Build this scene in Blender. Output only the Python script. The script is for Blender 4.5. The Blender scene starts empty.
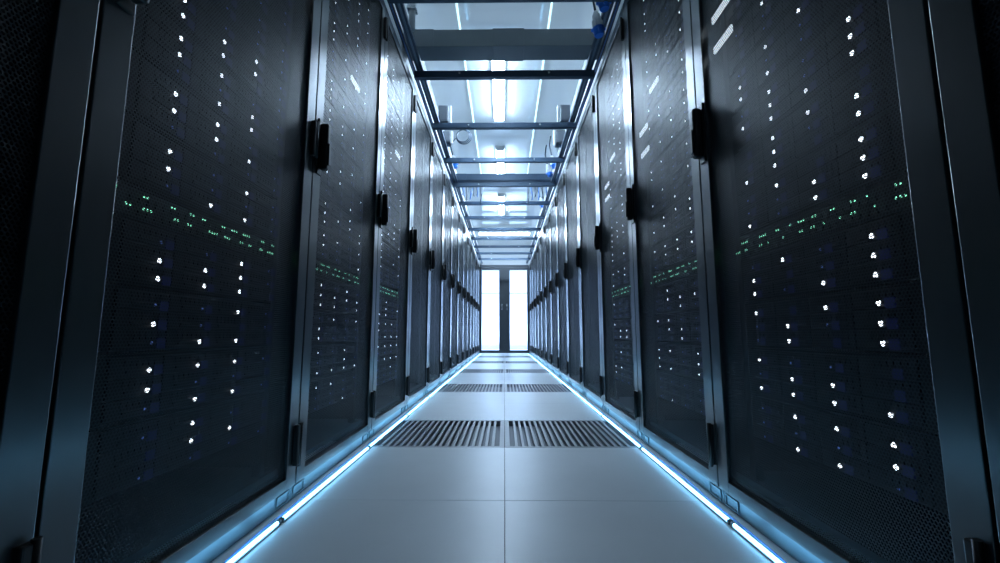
import bpy, bmesh, math, random
from mathutils import Vector, Matrix
random.seed(7)
S = bpy.context.scene
C = S.collection
PI = math.pi

# ------------------------------------------------------------------ materials
def mat(name, col, rough=0.5, metal=0.0, spec=0.5, emit=None, strength=0.0, sampled=True):
    m = bpy.data.materials.new(name); m.use_nodes = True
    b = m.node_tree.nodes['Principled BSDF']
    b.inputs['Base Color'].default_value = (*col, 1)
    b.inputs['Roughness'].default_value = rough
    b.inputs['Metallic'].default_value = metal
    b.inputs['Specular IOR Level'].default_value = spec
    if emit:
        b.inputs['Emission Color'].default_value = (*emit, 1)
        b.inputs['Emission Strength'].default_value = strength
        if not sampled: m.cycles.emission_sampling = 'NONE'
    return m

def noisy(m, scale, amt, rough_amt=0.0, stretch=(1, 1, 1)):
    """multiply the base colour by a soft noise (wear and grain), vary the roughness"""
    nt = m.node_tree; N = nt.nodes; L = nt.links
    b = N['Principled BSDF']
    tc = N.new('ShaderNodeTexCoord'); mp = N.new('ShaderNodeMapping')
    mp.inputs['Scale'].default_value = stretch
    no = N.new('ShaderNodeTexNoise'); no.inputs['Scale'].default_value = scale; no.inputs['Detail'].default_value = 5
    L.new(tc.outputs['Object'], mp.inputs['Vector']); L.new(mp.outputs['Vector'], no.inputs['Vector'])
    mr = N.new('ShaderNodeMapRange'); mr.inputs['To Min'].default_value = 1 - amt; mr.inputs['To Max'].default_value = 1 + amt
    L.new(no.outputs['Fac'], mr.inputs['Value'])
    mx = N.new('ShaderNodeMix'); mx.data_type = 'RGBA'; mx.blend_type = 'MULTIPLY'; mx.inputs['Factor'].default_value = 1
    mx.inputs['A'].default_value = b.inputs['Base Color'].default_value
    cb = N.new('ShaderNodeCombineColor')
    for k in range(3): L.new(mr.outputs['Result'], cb.inputs[k])
    L.new(cb.outputs['Color'], mx.inputs['B']); L.new(mx.outputs['Result'], b.inputs['Base Color'])
    if rough_amt:
        r0 = b.inputs['Roughness'].default_value
        mr2 = N.new('ShaderNodeMapRange'); mr2.inputs['To Min'].default_value = r0 - rough_amt; mr2.inputs['To Max'].default_value = r0 + rough_amt
        L.new(no.outputs['Fac'], mr2.inputs['Value']); L.new(mr2.outputs['Result'], b.inputs['Roughness'])
    return m

M = {}
M['floor'] = noisy(mat('floor_laminate', (0.68, 0.72, 0.75), 0.36, 0, 0.5), 5, 0.07, 0.06)
M['joint'] = mat('joint_dark', (0.02, 0.025, 0.03), 0.8)
M['vent'] = noisy(mat('vent_paint', (0.36, 0.39, 0.43), 0.45), 30, 0.05)
M['damper'] = noisy(mat('damper_paint', (0.14, 0.165, 0.20), 0.6), 20, 0.05)
M['ceiling'] = noisy(mat('ceiling_panel', (0.76, 0.81, 0.83), 0.05, 0, 1.0), 2.5, 0.03)
M['ceiling'].node_tree.nodes['Principled BSDF'].inputs['Coat Weight'].default_value = 1
M['ceiling'].node_tree.nodes['Principled BSDF'].inputs['Coat Roughness'].default_value = .04
M['white_panel'] = noisy(mat('white_panel', (0.90, 0.92, 0.93), 0.3, 0, 0.5), 3, 0.03)
M['wall'] = noisy(mat('wall_paint', (0.78, 0.80, 0.82), 0.6), 3, 0.03)
M['darkwall'] = mat('dark_wall', (0.05, 0.055, 0.06), 0.7)
M['cabinet'] = noisy(mat('cabinet_paint', (0.018, 0.022, 0.026), 0.5), 20, 0.06)
M['frame'] = noisy(mat('door_frame_paint', (0.032, 0.043, 0.050), 0.28, 0.35, 1.0), 6, 0.03)
M['frame'].node_tree.nodes['Principled BSDF'].inputs['Coat Weight'].default_value = 1
M['frame'].node_tree.nodes['Principled BSDF'].inputs['Coat Roughness'].default_value = .22
M['plinth'] = noisy(mat('plinth_metal', (0.16, 0.19, 0.21), 0.35, 0.6), 4, 0.15, 0.02)
M['black'] = noisy(mat('black_plastic', (0.008, 0.009, 0.010), 0.35), 40, 0.1)
M['beam'] = noisy(mat('beam_steel', (0.04, 0.075, 0.125), 0.45, 0.2), 20, 0.1)
M['trunk'] = noisy(mat('trunk_paint', (0.22, 0.25, 0.27), 0.42, 0.2), 8, 0.12, 0.05)
M['rail'] = noisy(mat('rail_steel', (0.17, 0.24, 0.32), 0.3, 0.8), 25, 0.08)
M['steel'] = mat('bright_steel', (0.75, 0.78, 0.8), 0.25, 0.9)
M['grey_box'] = noisy(mat('grey_box', (0.09, 0.105, 0.125), 0.4), 20, 0.05)
M['white_plastic'] = noisy(mat('white_plastic', (0.75, 0.77, 0.8), 0.35), 20, 0.03)
M['blue_plastic'] = noisy(mat('blue_plastic', (0.03, 0.22, 0.85), 0.3), 20, 0.05)
M['cable'] = noisy(mat('cable_rubber', (0.03, 0.05, 0.08), 0.5), 30, 0.1)
M['blue_cable'] = noisy(mat('blue_cable', (0.04, 0.16, 0.45), 0.4), 30, 0.1)
M['door_frame'] = noisy(mat('aluminium_dark', (0.035, 0.045, 0.055), 0.4, 0.3), 20, 0.08)
M['server'] = noisy(mat('server_steel', (0.007, 0.009, 0.012), 0.55, 0.1, 0.35), 30, 0.1)
M['drive'] = noisy(mat('drive_plastic', (0.006, 0.007, 0.011), 0.5, 0, 0.35), 60, 0.15)
M['housing'] = mat('lamp_housing', (0.8, 0.82, 0.85), 0.4)
TUBE = (0.58, 0.78, 1.0)
M['tube'] = mat('lamp_tube', (0.9, 0.9, 0.9), 0.3, emit=TUBE, strength=115)
M['thin'] = mat('thin_light_line', (0.8, 0.9, 0.9), 0.3, emit=(0.62, 0.92, 1.0), strength=1.5)
M['led'] = mat('floor_led', (0.6, 0.8, 0.9), 0.3, emit=(0.20, 0.60, 1.0), strength=13)
M['dot'] = mat('white_led', (0.8, 0.8, 0.8), 0.4, emit=(0.82, 0.90, 1.0), strength=4.0, sampled=False)
M['dim'] = mat('blue_led', (0.05, 0.05, 0.2), 0.4, emit=(0.10, 0.20, 0.62), strength=0.7, sampled=False)
M['haze'] = mat('blue_indicator', (0.01, 0.01, 0.03), 0.5, emit=(0.03, 0.05, 0.45), strength=0.07, sampled=False)  # blue glow around the drive lights, put in as faint self-lit patches
M['green'] = mat('green_led', (0.1, 0.5, 0.3), 0.4, emit=(0.30, 1.0, 0.65), strength=2.2, sampled=False)
M['lightbar'] = mat('white_light_bar', (0.8, 0.8, 0.8), 0.4, emit=(0.75, 0.88, 1.0), strength=1.6, sampled=False)
M['backroom'] = mat('backroom_paint', (0.85, 0.88, 0.92), 0.7)

def perforated():
    m = bpy.data.materials.new('perforated_steel'); m.use_nodes = True
    nt = m.node_tree; N = nt.nodes; L = nt.links
    b = N['Principled BSDF']; out = N['Material Output']
    b.inputs['Base Color'].default_value = (0.020, 0.030, 0.038, 1)
    b.inputs['Roughness'].default_value = 0.40; b.inputs['Metallic'].default_value = 0.25
    tc = N.new('ShaderNodeTexCoord')
    pitch = 0.0064
    sc = N.new('ShaderNodeVectorMath'); sc.operation = 'MULTIPLY'
    sc.inputs[1].default_value = (0, 1 / pitch, 1 / (pitch * 1.732))
    L.new(tc.outputs['Object'], sc.inputs[0])
    def grid(off):
        a = N.new('ShaderNodeVectorMath'); a.operation = 'ADD'; a.inputs[1].default_value = (0, off, off); L.new(sc.outputs[0], a.inputs[0])
        f = N.new('ShaderNodeVectorMath'); f.operation = 'FRACTION'; L.new(a.outputs[0], f.inputs[0])
        s = N.new('ShaderNodeVectorMath'); s.operation = 'SUBTRACT'; s.inputs[1].default_value = (0, .5, .5); L.new(f.outputs[0], s.inputs[0])
        q = N.new('ShaderNodeVectorMath'); q.operation = 'MULTIPLY'; q.inputs[1].default_value = (0, 1, 1.732); L.new(s.outputs[0], q.inputs[0])
        l = N.new('ShaderNodeVectorMath'); l.operation = 'LENGTH'; L.new(q.outputs[0], l.inputs[0])
        return l.outputs['Value']
    mn = N.new('ShaderNodeMath'); mn.operation = 'MINIMUM'; L.new(grid(0), mn.inputs[0]); L.new(grid(.5), mn.inputs[1])
    lt = N.new('ShaderNodeMath'); lt.operation = 'LESS_THAN'; lt.inputs[1].default_value = 0.42; L.new(mn.outputs[0], lt.inputs[0])
    tr = N.new('ShaderNodeBsdfTransparent'); mx = N.new('ShaderNodeMixShader')
    L.new(lt.outputs[0], mx.inputs['Fac']); L.new(b.outputs['BSDF'], mx.inputs[1]); L.new(tr.outputs[0], mx.inputs[2])
    L.new(mx.outputs[0], out.inputs['Surface'])
    return m
M['mesh'] = perforated()

def translucent_ceiling():
    m = M['ceiling']; nt = m.node_tree; N = nt.nodes; L = nt.links
    b = N['Principled BSDF']; tl = N.new('ShaderNodeBsdfTranslucent'); tl.inputs[0].default_value = (.78, .85, .89, 1)
    mx = N.new('ShaderNodeMixShader'); mx.inputs['Fac'].default_value = .28
    L.new(b.outputs[0], mx.inputs[1]); L.new(tl.outputs[0], mx.inputs[2]); L.new(mx.outputs[0], N['Material Output'].inputs['Surface'])
translucent_ceiling()
def clear_glass():
    m = bpy.data.materials.new('door_glass'); m.use_nodes = True
    nt = m.node_tree; N = nt.nodes; L = nt.links
    N.remove(N['Principled BSDF'])
    tr = N.new('ShaderNodeBsdfTransparent'); tr.inputs[0].default_value = (.93, .97, 1, 1)
    gl = N.new('ShaderNodeBsdfGlossy'); gl.inputs['Roughness'].default_value = .05
    mx = N.new('ShaderNodeMixShader'); mx.inputs['Fac'].default_value = .07
    L.new(tr.outputs[0], mx.inputs[1]); L.new(gl.outputs[0], mx.inputs[2]); L.new(mx.outputs[0], N['Material Output'].inputs['Surface'])
    return m
M['glass'] = clear_glass()

# ------------------------------------------------------------------ mesh helpers
def bx(bm, x0, x1, y0, y1, z0, z1, bev=0.0):
    t = bmesh.new()
    bmesh.ops.create_cube(t, size=1, matrix=Matrix.Translation(((x0+x1)/2, (y0+y1)/2, (z0+z1)/2)) @ Matrix.Diagonal((abs(x1-x0), abs(y1-y0), abs(z1-z0), 1)))
    if bev: bmesh.ops.bevel(t, geom=t.edges[:], offset=bev, segments=2, affect='EDGES', profile=.5)
    me = bpy.data.meshes.new('tmp'); t.to_mesh(me); t.free(); bm.from_mesh(me); bpy.data.meshes.remove(me)

def tube(bm, pts, r, n=8, cap=True):
    pts = [Vector(p) for p in pts]; rings = []
    up = Vector((0, 0, 1))
    rr = r if isinstance(r, (list, tuple)) else [r] * len(pts)
    ref = None
    for i, p in enumerate(pts):
        d = (pts[min(i+1, len(pts)-1)] - pts[max(i-1, 0)]).normalized()
        if ref is None:
            ref = d.cross(Vector((0, 0, 1)) if abs(d.z) < .9 else Vector((1, 0, 0))).normalized()
        a = (ref - d * ref.dot(d)).normalized(); ref = a; b = d.cross(a)
        rings.append([bm.verts.new(p + (a * math.cos(t) + b * math.sin(t)) * rr[i]) for t in [2*PI*k/n for k in range(n)]])
    for a, b in zip(rings, rings[1:]):
        for k in range(n):
            f = bm.faces.new((a[k], a[(k+1) % n], b[(k+1) % n], b[k])); f.smooth = True
    if cap:
        bm.faces.new(rings[0][::-1]); bm.faces.new(rings[-1])

def obj(name, bm, m, parent=None, loc=(0, 0, 0)):
    bmesh.ops.recalc_face_normals(bm, faces=bm.faces[:])
    me = bpy.data.meshes.new(name); bm.to_mesh(me); bm.free(); me.materials.append(M[m] if isinstance(m, str) else m)
    o = bpy.data.objects.new(name, me); C.objects.link(o); o.location = loc
    if parent: o.parent = parent
    return o
def inst(name, me, parent=None, loc=(0, 0, 0)):
    o = bpy.data.objects.new(name, me); C.objects.link(o); o.location = loc
    if parent: o.parent = parent
    return o
def tag(o, label, cat, group=None):
    o['label'] = label; o['category'] = cat
    if group: o['group'] = group
    return o
def thing(name, label, cat, loc=(0, 0, 0), rz=0, group=None):
    o = bpy.data.objects.new(name, None); C.objects.link(o); o.empty_display_size = .1
    o.location = loc; o.rotation_euler = (0, 0, rz)
    return tag(o, label, cat, group)
def struct(name, bm, m):
    o = obj(name, bm, m); o['kind'] = 'structure'; return o
def copy_tree(o, parent=None):
    c = o.copy(); C.objects.link(c); c.parent = parent
    for ch in [x for x in o.children]: copy_tree(ch, c)
    return c
NB = bmesh.new
ORD = ['first', 'second', 'third', 'fourth', 'fifth', 'sixth', 'seventh', 'eighth', 'ninth', 'tenth', 'eleventh', 'twelfth', 'thirteenth', 'fourteenth', 'fifteenth']

# ------------------------------------------------------------------ measures (metres)
HC = 0.49            # camera height
W = 0.62             # half aisle, door front plane
RW = 0.732           # cabinet width
DT = 2.20            # door top
CT = 2.24            # cabinet top
YL0, YR0 = 0.60, 0.585
YEND = 10.90
ZC = 2.73            # ceiling
TILE = 0.60
YT0 = 1.345          # a tile joint
VENTS = [1.945 + 1.8 * k for k in range(5)]

# ------------------------------------------------------------------ floor
b = NB()
y = YT0 - 5 * TILE
while y < YEND - .01:
    y1 = min(y + TILE, YEND)
    for s in (-1, 1):
        isv = any(abs(y - v) < .01 for v in VENTS)
        if not isv:
            xs = sorted((s * .0008, s * (TILE - .0008)))
            bx(b, xs[0], xs[1], y + .0008, y1 - .0008, -.035, 0, .0006)
        xs = sorted((s * (TILE + .0008), s * 1.75))
        bx(b, xs[0], xs[1], y, y1, -.035, 0)
    y += TILE
struct('floor', b, 'floor')
b = NB(); bx(b, -1.75, 1.75, -1.655, YEND, -.40, -.36); struct('subfloor', b, 'joint')

# vent tiles
def make_vent():
    t = thing('vent_tile', '', 'floor vent')
    f = NB(); h = TILE / 2 - .0012
    e = .022
    bx(f, -h, h, -h, -h + e, -.03, 0, .0006); bx(f, -h, h, h - e, h, -.03, 0, .0006)
    bx(f, -h, -h + e, -h + e, h - e, -.03, 0, .0006); bx(f, h - e, h, -h + e, h - e, -.03, 0, .0006)
    obj('frame', f, 'vent', t)
    g = NB(); n = 19; p = (2*h - 2*e) / n
    for k in range(1, n):
        x = -h + e + k * p
        bx(g, x - .0062, x + .0062, -h + e - .001, h - e + .001, -.012, -.0005)
    obj('grille', g, 'vent', t)
    d = NB(); bx(d, -h + .01, h - .01, -h + .01, h - .01, -.034, -.028); obj('damper', d, 'damper', t)
    return t
v0 = None
for k, vy in enumerate(VENTS):
    for s, side in ((-1, 'left'), (1, 'right')):
        if v0 is None: v0 = v = make_vent()
        else: v = copy_tree(v0)
        v.location = (s * TILE / 2, vy + TILE / 2, 0)
        v['label'] = f'slotted grey floor vent tile, {side} half of the {ORD[k]} vent row'
        v['group'] = 'slotted vent tiles in the floor'

# ------------------------------------------------------------------ room shell
b = NB()
y = -1.655
while y < YEND:
    y1 = min(y + 1.2, YEND)
    for x0, x1 in ((-.66, -.3255), (-.3245, .3245), (.3255, .66)):
        bx(b, x0, x1, y + .001, y1 - .001, ZC, ZC + .004)
    y += 1.2
bx(b, -1.75, -.66, -1.655, YEND, ZC, ZC + .04); bx(b, .66, 1.75, -1.655, YEND, ZC, ZC + .04)
struct('ceiling', b, 'ceiling')
for s, nm in ((-1, 'left'), (1, 'right')):
    b = NB(); xs = sorted((s * 1.75, s * 1.80)); bx(b, xs[0], xs[1], -1.655, YEND, -.4, ZC + .04); struct('wall_' + nm, b, 'wall')
    b = NB(); xs = sorted((s * .662, s * .70)); bx(b, xs[0], xs[1], -1.655, YEND, CT + .004, ZC - .001); struct('trim_' + ('1' if s < 0 else '2'), b, 'white_panel')
b = NB(); bx(b, -1.8, 1.8, -1.72, -1.66, -.4, ZC + .04); struct('wall_front', b, 'darkwall')
DW, DH = .625, 2.25
b = NB()
bx(b, -1.8, -DW, YEND, YEND + .12, -.4, ZC + .04); bx(b, DW, 1.8, YEND, YEND + .12, -.4, ZC + .04)
bx(b, -DW, DW, YEND, YEND + .12, DH, ZC + .04); bx(b, -DW, DW, YEND, YEND + .12, -.4, -.001)
struct('wall_back', b, 'wall')

# the bright room beyond the glass doors
b = NB()
bx(b, -2.2, 2.2, YEND + .12, YEND + 3.2, -.05, 0); bx(b, -2.2, 2.2, YEND + .12, YEND + 3.2, 3.0, 3.05)
bx(b, -2.25, -2.2, YEND + .12, YEND + 3.2, 0, 3.0); bx(b, 2.2, 2.25, YEND + .12, YEND + 3.2, 0, 3.0)
bx(b, -2.25, 2.25, YEND + 3.2, YEND + 3.25, -.05, 3.05)
struct('wall_corridor', b, 'backroom')

# end doors: two leaves
def leaf(n, s):
    root = bpy.data.objects.new(f'door_{n}', None); C.objects.link(root); root['kind'] = 'structure'
    root.location = (0, YEND + .03, 0)
    xi, xo = s * .0015, s * (DW - .026)
    sti = .135
    f = NB()
    a = sorted((xi, xi + s * sti)); bx(f, a[0], a[1], 0, .045, .012, DH - .06, .003)
    a = sorted((xo - s * .022, xo)); bx(f, a[0], a[1], 0, .045, .012, DH - .06, .003)
    a = sorted((xi, xo)); bx(f, a[0], a[1], .001, .044, .012, .085, .003); bx(f, a[0], a[1], .001, .044, DH - .13, DH - .06, .003)
    obj('leaf_frame', f, 'door_frame', root)
    g = NB(); a = sorted((xi + s * sti, xo - s * .022)); bx(g, a[0], a[1], .018, .026, .085, DH - .13); obj('glass_pane', g, 'glass', root)
    r = NB(); bx(r, a[0], a[1], .010, .034, 1.515, 1.533, .002); obj('glazing_bar', r, 'steel', root)
    h = NB(); tube(h, [(s * .062, 0, 1.10), (s * .062, -.035, 1.10), (s * .062, -.035, 1.24), (s * .062, 0, 1.24)], .011, 8)
    o = obj('door_handle', h, 'steel', root); o['label'] = 'pale metal pull handle'
leaf(1, -1); leaf(2, 1)
f = NB()
bx(f, -DW, -DW + .026, YEND + .01, YEND + .11, 0, DH); bx(f, DW - .026, DW, YEND + .01, YEND + .11, 0, DH)
bx(f, -DW + .026, DW - .026, YEND + .01, YEND + .11, DH - .055, DH)
struct('trim_3', f, 'door_frame')
f = NB(); bx(f, -.018, .018, YEND + .024, YEND + .0295, .012, DH - .06, .001); struct('trim_4', f, 'door_frame')

# ------------------------------------------------------------------ server cabinets
D0, D1 = .003, RW - .003       # door extent along the aisle
ZB = .048                      # door bottom
B = .055                       # door border
def cab_meshes():
    m = {}
    b = NB(); x0, x1 = .032, 1.02
    bx(b, x0, x1, .001, .017, .0, CT, .001); bx(b, x0, x1, RW - .017, RW - .001, .0, CT, .001)
    bx(b, x0, x1, .017, RW - .017, CT - .03, CT); bx(b, x1 - .02, x1, .017, RW - .017, 0, CT - .03)
    bx(b, x0 + .01, x1 - .02, .017, RW - .017, .085, .10)
    for yy in (.082, .629):                       # inner mounting rails
        bx(b, .053, .075, yy - .001, yy + .022, .10, CT - .03)
    m['body'] = b
    b = NB(); bx(b, .014, .031, .002, RW - .002, .0, .043, .002)
    for yy in (.012, RW - .082):                  # raised rectangular frames at both ends
        bx(b, .010, .016, yy, yy + .07, .034, .038, .001); bx(b, .010, .016, yy, yy + .07, .006, .010, .001)
        bx(b, .010, .016, yy, yy + .005, .010, .034, .001); bx(b, .010, .016, yy + .065, yy + .07, .010, .034, .001)
    m['plinth'] = b
    b = NB(); e = .0016
    bx(b, 0, .026, D0, D0 + B, ZB, DT, e); bx(b, 0, .026, D1 - B, D1, ZB, DT, e)
    bx(b, .0005, .0255, D0 + B - .004, D1 - B + .004, ZB, ZB + .033, e); bx(b, .0005, .0255, D0 + B - .004, D1 - B + .004, DT - B, DT, e)
    m['door'] = b
    b = NB(); bx(b, .008, .0096, D0 + B - .004, D1 - B + .004, ZB + .029, DT - B + .004); m['mesh'] = b
    # swing handle: rounded escutcheon and lever
    b = NB(); yc = D1 - .032
    bx(b, -.006, .001, yc - .016, yc + .016, 1.015, 1.205, .002)
    bx(b, -.034, -.006, yc - .013, yc + .013, 1.030, 1.190, .007)
    bx(b, -.039, -.033, yc - .008, yc + .008, 1.045, 1.12, .002)
    m['handle'] = b
    b = NB(); bx(b, -.014, .001, D0 + .006, D0 + .026, -.058, .058, .003); tube(b, [(-.012, D0 + .008, -.062), (-.012, D0 + .008, .062)], .006, 8); m['hinge'] = b
    b = NB(); bx(b, .0325, .036, .0035, .02, .3, .301); b.free()
    return m
CM = cab_meshes()
cab = thing('server_cabinet', '', 'server cabinet')
obj('body', CM['body'], 'cabinet', cab)
obj('plinth', CM['plinth'], 'plinth', cab)
dr = obj('door', CM['door'], 'frame', cab)
obj('mesh_panel', CM['mesh'], 'mesh', dr)
obj('handle', CM['handle'], 'black', dr)
h0 = obj('hinge', CM['hinge'], 'black', dr, (0, 0, .165))
for z in (1.115, 2.06): inst('hinge', h0.data, dr, (0, 0, z))

cabs = {}
cnt = 0
for s, side, y0 in ((-1, 'left', YL0), (1, 'right', YR0)):
    for k in range(-1, 14):
        o = cab if cnt == 0 else copy_tree(cab); cnt += 1
        ys = y0 + k * RW
        o.location = (s * W, ys if s > 0 else ys + RW, 0); o.rotation_euler = (0, 0, 0 if s > 0 else PI)
        if k == -1: o['label'] = f'black cabinet cut off by the {side} edge of the photo'
        elif k < 3: o['label'] = f'black mesh-door cabinet with white lights inside, {ORD[k]} whole one in the {side} row'
        elif k < 13: o['label'] = f'black cabinet with no lights inside, {ORD[k]} whole one in the {side} row'
        else: o['label'] = f'black server cabinet beside the glass doors at the end of the {side} row'
        o['group'] = 'server cabinets lining the aisle'
        cabs[(s, k)] = o

# ------------------------------------------------------------------ servers, switches, their lights
TH = math.atan(52.5 / 430)
def z_at(py, Y):
    t = (281.5 - py) / 430
    return HC + Y * (math.sin(TH) + t * math.cos(TH)) / (math.cos(TH) - t * math.sin(TH))
COLS = {1: [.184, .311, .435, .558], -1: [RW - .210, RW - .338, RW - .466, RW - .592]}   # local y, nearest column first
SEEN = {(-1, 0): {0: [3, 17, 38, 54, 94, 111, 151, 169, 256, 274, 319, 366, 385], 1: [43, 56, 75, 104, 125, 140, 205, 266, 282, 338, 361, 395, 419, 437],
                  2: [61, 74, 117, 129, 161, 193, 220, 260, 274, 288, 308, 337, 358, 388, 425], 3: []},
        (1, 0): {0: [1, 22, 39, 56, 98, 115, 140, 159, 176, 231, 251, 270, 298, 318, 338, 410, 440, 461], 1: [13, 92, 113, 182, 198, 279, 303, 381, 399, 425, 462],
                 2: [6, 50, 76, 94, 107, 120, 139, 153, 166, 186, 256, 323, 338, 376, 391, 413, 446], 3: [90, 102, 130, 184, 227, 279, 291, 310, 357, 385]}}
ROWS = (.014, .049, .085)
def dot_mesh(name, r, m, sub=2):
    b = NB(); bmesh.ops.create_icosphere(b, subdivisions=sub, radius=r)
    for v in b.verts: v.co.x *= .45
    for f in b.faces: f.smooth = True
    me = bpy.data.meshes.new(name); b.to_mesh(me); b.free(); me.materials.append(M[m]); return me
DOT = dot_mesh('drive_light', .0050, 'dot'); DOTS = dot_mesh('drive_light', .0040, 'dot'); DIM = dot_mesh('drive_light_dim', .0030, 'dim'); GRN = dot_mesh('port_light', .0026, 'green', 1)
SX = .052    # server front plane behind the door front (local x)
def chassis_mesh(h):
    b = NB()
    bx(b, SX + .004, SX + .55, .128, .604, 0, h, .001)
    bx(b, SX, SX + .005, .108, .130, 0, h, .001); bx(b, SX, SX + .005, .602, .624, 0, h, .001)
    return b
def bays_mesh():
    b = NB()
    for c in range(4):
        for r in range(3):
            y0 = .131 + c * .118; z0 = .004 + r * .0362
            bx(b, SX - .004, SX + .006, y0, y0 + .115, z0, z0 + .0335, .0015)
            bx(b, SX - .008, SX - .003, y0 + .012, y0 + .085, z0 + .006, z0 + .012, .001)
            for q in range(6): bx(b, SX - .006, SX - .003, y0 + .014 + q * .013, y0 + .022 + q * .013, z0 + .017, z0 + .029)
    return b
SH = .115
CH = None; BAYS = None; HZ = {}
tmpb = chassis_mesh(SH); CHm = bpy.data.meshes.new('chassis'); tmpb.to_mesh(CHm); tmpb.free(); CHm.materials.append(M['server'])
tmpb = bays_mesh(); BAYm = bpy.data.meshes.new('drive_bays'); tmpb.to_mesh(BAYm); tmpb.free(); BAYm.materials.append(M['drive'])
for s in (-1, 1):
    b = NB()
    for yc in COLS[s]:
        for r in ROWS:
            yy = yc - .022 * s if s > 0 else yc - .022
            bx(b, SX - .0085, SX - .0065, yy - .010, yy + .010, r - .010, r + .008)
    me = bpy.data.meshes.new('blue_glow_patches'); b.to_mesh(me); b.free(); me.materials.append(M['haze']); HZ[s] = me
bases = [(.765 + .1215 * k, f'{ORD[k]} above the green-lit switch') for k in range(11)] + [(.581 - .1215 * k, f'{ORD[k]} below the green-lit switch') for k in range(4)]
CABN = ['first whole', 'second whole', 'third whole']
SWm = None
for s, side in ((-1, 'left'), (1, 'right')):
    for k in range(3):
        y0 = (YL0 if s < 0 else YR0) + k * RW
        loc = (s * W, y0 if s > 0 else y0 + RW)
        rz = 0 if s > 0 else PI
        for zb, pos in bases:
            t = thing('rack_server', f'server in the {side} row\'s {ORD[k]} whole cabinet, {pos}', 'server', (*loc, zb), rz, 'rack servers behind the mesh doors')
            inst('chassis', CHm, t); inst('drive_bays', BAYm, t); inst('blue_glow_patches', HZ[s], t)
            for ci, yc in enumerate(COLS[s]):
                Yw = y0 + (yc if s > 0 else RW - yc)
                for r in ROWS:
                    z = zb + r
                    if k == 0:
                        lit = any(abs(z_at(py, Yw) - z) < .017 for py in SEEN[(s, 0)][ci])
                        if zb > 1.4: lit = random.random() < .5
                    else: lit = random.random() < (.48 if ci < 3 else .3)
                    if zb < .3 and k > 0: lit = lit and random.random() < .3
                    if lit: inst('drive_light', DOT if k == 0 else DOTS, t, (SX - .008, yc, r))
                    elif random.random() < .75: inst('drive_light', DIM, t, (SX - .008, yc, r))
        t = thing('network_switch', f'slim switch with green lights in the {side} row\'s {ORD[k]} whole cabinet', 'network switch', (*loc, .699), rz, 'green-lit switches')
        if SWm is None:
            b = NB(); bx(b, SX + .002, SX + .40, .128, .604, 0, .055, .001)
            bx(b, SX - .001, SX + .003, .108, .130, 0, .055, .001); bx(b, SX - .001, SX + .003, .602, .624, 0, .055, .001)
            for q in range(24):
                for zz in (.006, .03): bx(b, SX - .002, SX + .003, .136 + q * .0192, .150 + q * .0192, zz, zz + .012)
            SWm = bpy.data.meshes.new('chassis'); b.to_mesh(SWm); b.free(); SWm.materials.append(M['server'])
        inst('chassis', SWm, t)
        rnd = random.Random(40 + k + (s > 0) * 5)
        for zz in (.021, .044):
            q = .11 + rnd.random() * .02
            while q < .63:
                n = rnd.choice((1, 2, 2, 3, 4))
                for i in range(n):
                    inst('port_light', GRN, t, (SX - .004, q, zz)); q += .0085
                q += rnd.choice((.02, .035, .05))
    # short white light bars on the inner rail
BARS = {(1, 0): [(.60, 1.455), (.60, 1.355)], (1, 1): [(.435, 1.56), (.59, 1.43), (.58, 1.32)], (1, 2): [(.424, 1.54), (.58, 1.42), (.58, 1.34)],
        (-1, 1): [(.416, 1.57)], (-1, 2): [(.43, 1.57)]}
b = NB(); bx(b, -.003, .003, -.052, .052, -.011, .011, .001)
LBm = bpy.data.meshes.new('light_bar'); b.to_mesh(LBm); b.free(); LBm.materials.append(M['lightbar'])
for (s, k), L in BARS.items():
    for off, z in L:
        o = inst('light_bar', LBm, cabs[(s, k)], (.028, off if s > 0 else RW - off, z)); o['label'] = 'short glowing white bar'

# ------------------------------------------------------------------ light strips along the floor
def make_led():
    t = thing('floor_light_strip', '', 'light strip')
    c = NB(); h = RW / 2 - .014
    bx(c, -.007, .007, -h - .008, h + .008, 0, .004, .001)
    for e in (-1, 1): bx(c, -.006, .006, min(e*h, e*(h+.012)), max(e*h, e*(h+.012)), .003, .012, .002)
    obj('channel', c, 'plinth', t)
    g = NB(); tube(g, [(0, -h, .0075), (0, h, .0075)], .0042, 10); obj('light_tube', g, 'led', t)
    return t
led0 = None
for s, side, y0 in ((-1, 'left', YL0), (1, 'right', YR0)):
    for k in range(0, 14):
        o = led0 = make_led() if led0 is None else led0
        if not (s == -1 and k == 0): o = copy_tree(led0)
        o.location = (s * .584, 1.18 + (k - .5) * RW, .0002)
        o.rotation_euler = (0, 0, random.uniform(-.003, .003))
        o['label'] = (f'glowing cyan strip on the floor edge before the {side} row, {ORD[k]} from the camera')
        o['group'] = 'glowing strips along the floor edges'
for s, side in ((-1, 'left'), (1, 'right')):
    b = NB(); pts = []; y = -.6
    while y < YEND - .1:
        pts.append((s * (.603 + .004 * math.sin(y * 5.1) + .003 * math.sin(y * 13)), y, .0045 + .002 * abs(math.sin(y * 3.3)))); y += .06
    tube(b, pts, .002, 6); tag(obj('power_cable', b, 'blue_cable'), f'thin blue cable running between the glowing strips and the plinths of the {side} row', 'cable', 'thin cables by the light strips')

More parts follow.
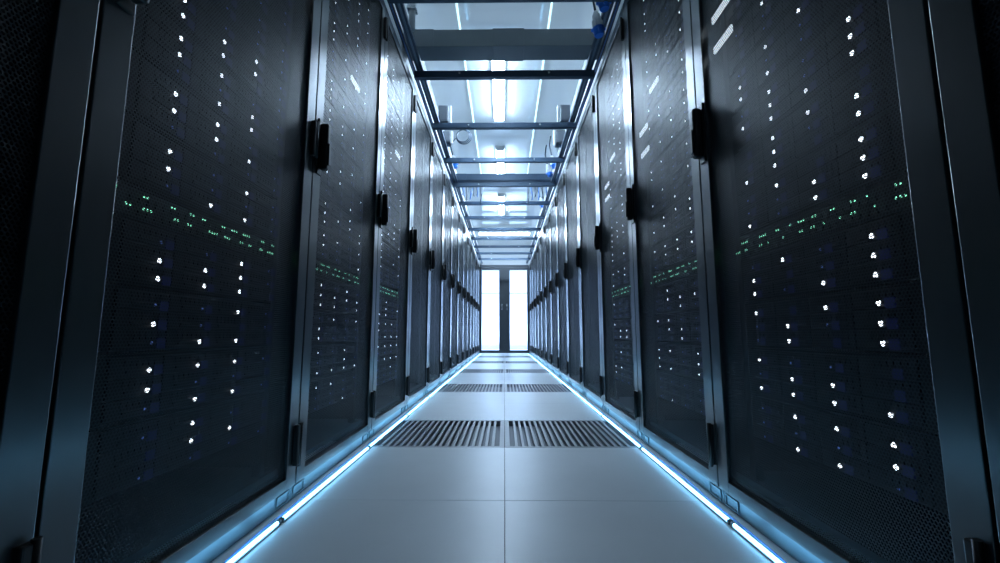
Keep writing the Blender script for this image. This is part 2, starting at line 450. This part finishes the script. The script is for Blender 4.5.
# ------------------------------------------------------------------ overhead: rails, beams, trunking
for s, side in ((-1, 'left'), (1, 'right')):
    t = thing('overhead_rail', f'long steel channel rail above the {side} row of cabinets', 'rail', (s * .578, 0, 2.2845), 0, 'rails above the cabinets')
    b = NB(); bx(b, -.022, .022, -1.6, YEND - .02, 0, .004); bx(b, -.022, -.018, -1.6, YEND - .02, .004, .024); bx(b, .018, .022, -1.6, YEND - .02, .004, .024)
    obj('channel', b, 'beam', t)
    b = NB(); bx(b, -.007, .007, -1.6, YEND - .02, -.002, .012, .001); obj('centre_rib', b, 'rail', t)
bm_root = None
for k in range(0, 12):
    Y = 2.034 + RW * k + (.034 if k == 0 else 0)
    if bm_root is None:
        bm_root = t = thing('cross_beam', '', 'beam')
        b = NB(); bx(b, -.618, .618, -.020, .020, 0, .048, .003); obj('bar', b, 'beam', t)
        bl = NB(); tube(bl, [(0, -.026, 0), (0, -.020, 0)], .0075, 10); b0 = obj('bolt', bl, 'steel', t, (-.305, 0, .026)); inst('bolt', b0.data, t, (.305, 0, .026))
    else: t = copy_tree(bm_root)
    t.location = (0, Y, 2.235)
    t['label'] = f'dark blue steel cross beam above the aisle, {ORD[k]} in view from the camera'
    t['group'] = 'thin beams crossing the aisle'

def trunk(Y0, Y1, z0, z1, label, m='trunk'):
    t = thing('cable_trunking', label, 'cable trunking', (0, Y0, z0), 0, None)
    b = NB(); d = Y1 - Y0; h = z1 - z0
    bx(b, -.655, .655, 0, d, 0, h, .003); obj('trough', b, m, t)
    b = NB(); bx(b, -.075, .13, -.004, d + .003, -.003, h + .003, .002); obj('cover_plate', b, m, t)
    b = NB(); bx(b, -.658, -.46, -.002, .01, .0, h + .002, .001); obj('cover_plate', b, m, t)
    return t
trunk(2.585, 2.735, 2.345, 2.465, 'wide dark grey trunking box crossing overhead, largest and nearest of the cross members')
trunk(5.03, 5.22, 2.345, 2.425, 'dark trunking box crossing overhead in mid aisle with cables hanging from its ends', 'beam')

# ceiling lamps
def lamp(Yc, L, label, rz=0, w=.09):
    t = thing('ceiling_lamp', label, 'ceiling lamp', (-.05 if rz == 0 else 0, Yc, ZC), rz, 'ceiling lamps of the aisle')
    b = NB(); bx(b, -w/2 - .012, w/2 + .012, -L/2 - .02, L/2 + .02, -.032, -.001, .003)
    for e in (-1, 1): bx(b, -w/2 - .006, w/2 + .006, min(e*L/2, e*(L/2+.018)), max(e*L/2, e*(L/2+.018)), -.062, -.03, .004)
    obj('housing', b, 'housing', t)
    g = NB(); bx(g, -w/2, w/2, -L/2, L/2, -.056, -.032, .008); obj('diffuser', g, 'tube', t)
for i, Yc in enumerate((3.69, 5.44, 7.2)):
    lamp(Yc, 1.02, f'long white tube lamp along the aisle ceiling, {ORD[i]} in view from the camera')
lamp(9.30, 1.10, 'bright tube lamp set across the ceiling before the glass doors', PI / 2, .13)
for s, side in ((-1, 'left'), (1, 'right')):
    b = NB(); y = -.4
    while y < 6.2:
        bx(b, s*.325 - .006, s*.325 + .006, y, min(y + 1.19, 6.2), ZC - .006, ZC - .0005); y += 1.2
    tag(obj('ceiling_light_line', b, 'thin'), f'thin pale light line in the ceiling, the {side} one of the pair', 'light line', 'thin light lines in the ceiling')

# junction boxes on the rails
def jbox(x, Y, z, label, w=.085, h=.15):
    t = thing('junction_box', label, 'junction box', (x, Y, z), 0, 'grey boxes above the cabinets')
    b = NB(); bx(b, -w/2, w/2, -.06, .06, 0, h, .004); obj('case', b, 'grey_box', t)
    b = NB(); bx(b, -w/2 + .008, w/2 - .008, -.064, -.059, .012, h - .012, .002); obj('lid', b, 'grey_box', t)
    b = NB(); tube(b, [(0, 0, -.02), (0, 0, .003)], .014, 10); obj('cable_gland', b, 'rail', t)
    s = 1 if x > 0 else -1
    b = NB(); bx(b, *sorted((-s * (w/2 + .002), -s * (w/2 + .022))), -.02, .02, 0, h + .02, .003); obj('conduit', b, 'white_plastic', t)  # white strip modelled for the bright highlight beside the box
jbox(-.535, 3.62, 2.337, 'grey junction box on the left rail behind the second thin beam')
jbox(.535, 3.62, 2.337, 'grey junction box on the right rail behind the second thin beam')
jbox(-.56, 4.02, 2.337, 'small dark junction box on the left rail beside the cable coil', .07, .11)
jbox(.55, 4.05, 2.337, 'dark junction box on the right rail with round sockets near it', .09, .13)

# coil of cable
b = NB()
for q in range(3):
    R = .062 + .006 * q
    tube(b, [(-.405 + R * math.cos(a) + .004 * q, 4.0 + .012 * q, 2.415 + R * math.sin(a)) for a in [2*PI*j/28 for j in range(29)]], .0045, 6, False)
tube(b, [(-.47, 4.01, 2.40), (-.50, 4.02, 2.37), (-.51, 4.02, 2.36)], .0045, 6)
tag(obj('cable_coil', b, 'cable'), 'dark coil of cable hanging off the left rail beyond the third beam', 'cable coil')

# industrial plugs
def make_plug():
    t = thing('power_plug', '', 'power plug')
    b = NB(); tube(b, [(0, 0, .0), (0, 0, .012), (0, 0, .05), (0, 0, .055), (0, 0, .082), (0, 0, .088), (0, 0, .105)], [.026, .029, .027, .023, .023, .017, .012], 16)
    for a in range(6):
        x, y = .027 * math.cos(a * PI / 3), .027 * math.sin(a * PI / 3); bx(b, x - .004, x + .004, y - .004, y + .004, .004, .048, .001)
    obj('housing', b, 'white_plastic', t)
    b = NB(); tube(b, [(0, 0, -.045), (0, 0, -.036), (0, 0, -.012), (0, 0, -.010), (0, 0, .002)], [.024, .028, .028, .034, .034], 16)
    bx(b, -.010, .010, -.040, -.020, -.04, -.004, .003); bx(b, -.042, .042, -.007, .007, -.014, 0, .003); obj('collar', b, 'blue_plastic', t)
    b = NB(); tube(b, [(0, 0, .100), (.002, .01, .16), (.006, .03, .24), (.03, .05, .31), (.05, .05, .36)], .007, 8); obj('cord', b, 'cable', t)
    return t
pl0 = None
for x, Y, z, tilt, lab in (
    (.535, 2.26, 2.215, -.12, 'white and blue power plug hanging lowest above the right row, near the trunking box'),
    (.535, 2.12, 2.265, -.10, 'white and blue power plug hanging just behind the lowest one above the right row'),
    (-.553, 4.60, 2.37, .2, 'small blue and white power plug on the left rail beyond the cable coil'),
    (.553, 4.62, 2.37, -.2, 'small blue and white power plug on the right rail opposite the cable coil'),
    (.525, 4.84, 2.36, -.2, 'small blue and white power plug on the right rail by the farther trunking box'),
    (.55, 6.10, 2.37, -.3, 'blue and white power plug on the right rail beyond the farther trunking box')):
    if pl0 is None: pl0 = t = make_plug()
    else: t = copy_tree(pl0)
    t.location = (x, Y, z); t.rotation_euler = (0, tilt, 0 if x > 0 else PI); t['label'] = lab; t['group'] = 'white and blue power plugs'
# white bracket near the ceiling above the left row, nearest
t = thing('conduit_bracket', 'white conduit stub with clamp on the left side of the ceiling, nearest the camera', 'conduit', (-.565, 2.42, 2.34))
b = NB(); tube(b, [(0, 0, 0), (0, 0, .20), (.006, 0, .26), (.03, 0, .31)], .02, 12); obj('pipe', b, 'white_plastic', t)
b = NB(); bx(b, -.03, .03, -.03, .03, .12, .14, .004); obj('clamp', b, 'steel', t)

# cables: along the rails and dangling by the farther trunking
for s, side in ((-1, 'left'), (1, 'right')):
    for q in range(3):
        b = NB(); pts = []; y = .9 + q * .3; ph = random.random() * 6
        while y < 10.6:
            pts.append((s * (.618 + .013 * q) + .003 * math.sin(y * 2.7 + .4), y, 2.30 + .014 * q + .004 * math.sin(y * 4 + .8))); y += .12
        tube(b, pts, .0055, 6)
        tag(obj('overhead_cable', b, ('cable', 'blue_cable', 'cable')[q]), f'long thin cable lying beside the rail above the {side} row, {("lowest", "middle blue", "topmost")[q]} of three', 'cable', 'cables beside the overhead rails')
    for q in range(6):
        b = NB(); x = s * (.53 - .045 * q); Y = 5.26 + .03 * (q % 3); dz = random.uniform(.05, .17)
        tube(b, [(x, Y, 2.42), (x, Y + .01, 2.34), (x + .008, Y + .015, 2.30 - dz * .5), (x, Y + .02, 2.30 - dz), (x + random.uniform(-.03, .03), Y + .10, 2.28 - dz * .6), (x + random.uniform(-.03, .03), Y + .16, 2.42)], .005, 6)
        tag(obj('hanging_cable', b, ('blue_cable', 'cable')[q % 2]), f'looped cable dangling behind the farther trunking box near the {side} row', 'cable', f'dangling cables near the {side} row')

# ------------------------------------------------------------------ corridor light and added unseen lamps
def area(name, loc, rot, sx, sy, power, col):
    l = bpy.data.lights.new(name, 'AREA'); l.shape = 'RECTANGLE'; l.size = sx; l.size_y = sy; l.energy = power; l.color = col
    o = bpy.data.objects.new(name, l); C.objects.link(o); o.location = loc; o.rotation_euler = rot; return o
area('ceiling_backlight', (0, 6.0, 4.6), (0, 0, 0), 2.6, 9.6, 500, (.72, .85, 1.0))  # added unseen above the translucent ceiling so that its panels glow
area('corridor_lamp', (0, YEND + 1.7, 2.95), (0, 0, 0), 3.0, 1.6, 95, (.46, .66, 1.0))
area('corridor_low_fill', (0, YEND + 2.6, .12), (PI, 0, 0), 3.2, .3, 130, (.50, .69, 1.0))  # added low fill facing up, brightens the lower part behind the panes

w = bpy.data.worlds.new('world'); S.world = w; w.use_nodes = True
w.node_tree.nodes['Background'].inputs[0].default_value = (.02, .035, .06, 1); w.node_tree.nodes['Background'].inputs[1].default_value = .5

# ------------------------------------------------------------------ camera
cd = bpy.data.cameras.new('camera'); cam = bpy.data.objects.new('camera', cd); C.objects.link(cam)
cd.sensor_width = 36; cd.lens = 430 / 1000 * 36; cd.clip_start = .02
cam.location = (0, 0, HC); cam.rotation_euler = (PI / 2 + TH, 0, math.atan(4.5 / 433))
S.camera = cam
S.view_settings.view_transform = 'Standard'; S.view_settings.look = 'None'; S.view_settings.gamma = 1; S.view_settings.exposure = 0.0
S.view_settings.use_curve_mapping = False
cy = S.cycles
cy.use_denoising = True; cy.transparent_max_bounces = 24; cy.max_bounces = 8; cy.diffuse_bounces = 4; cy.glossy_bounces = 5
cy.sample_clamp_indirect = 6
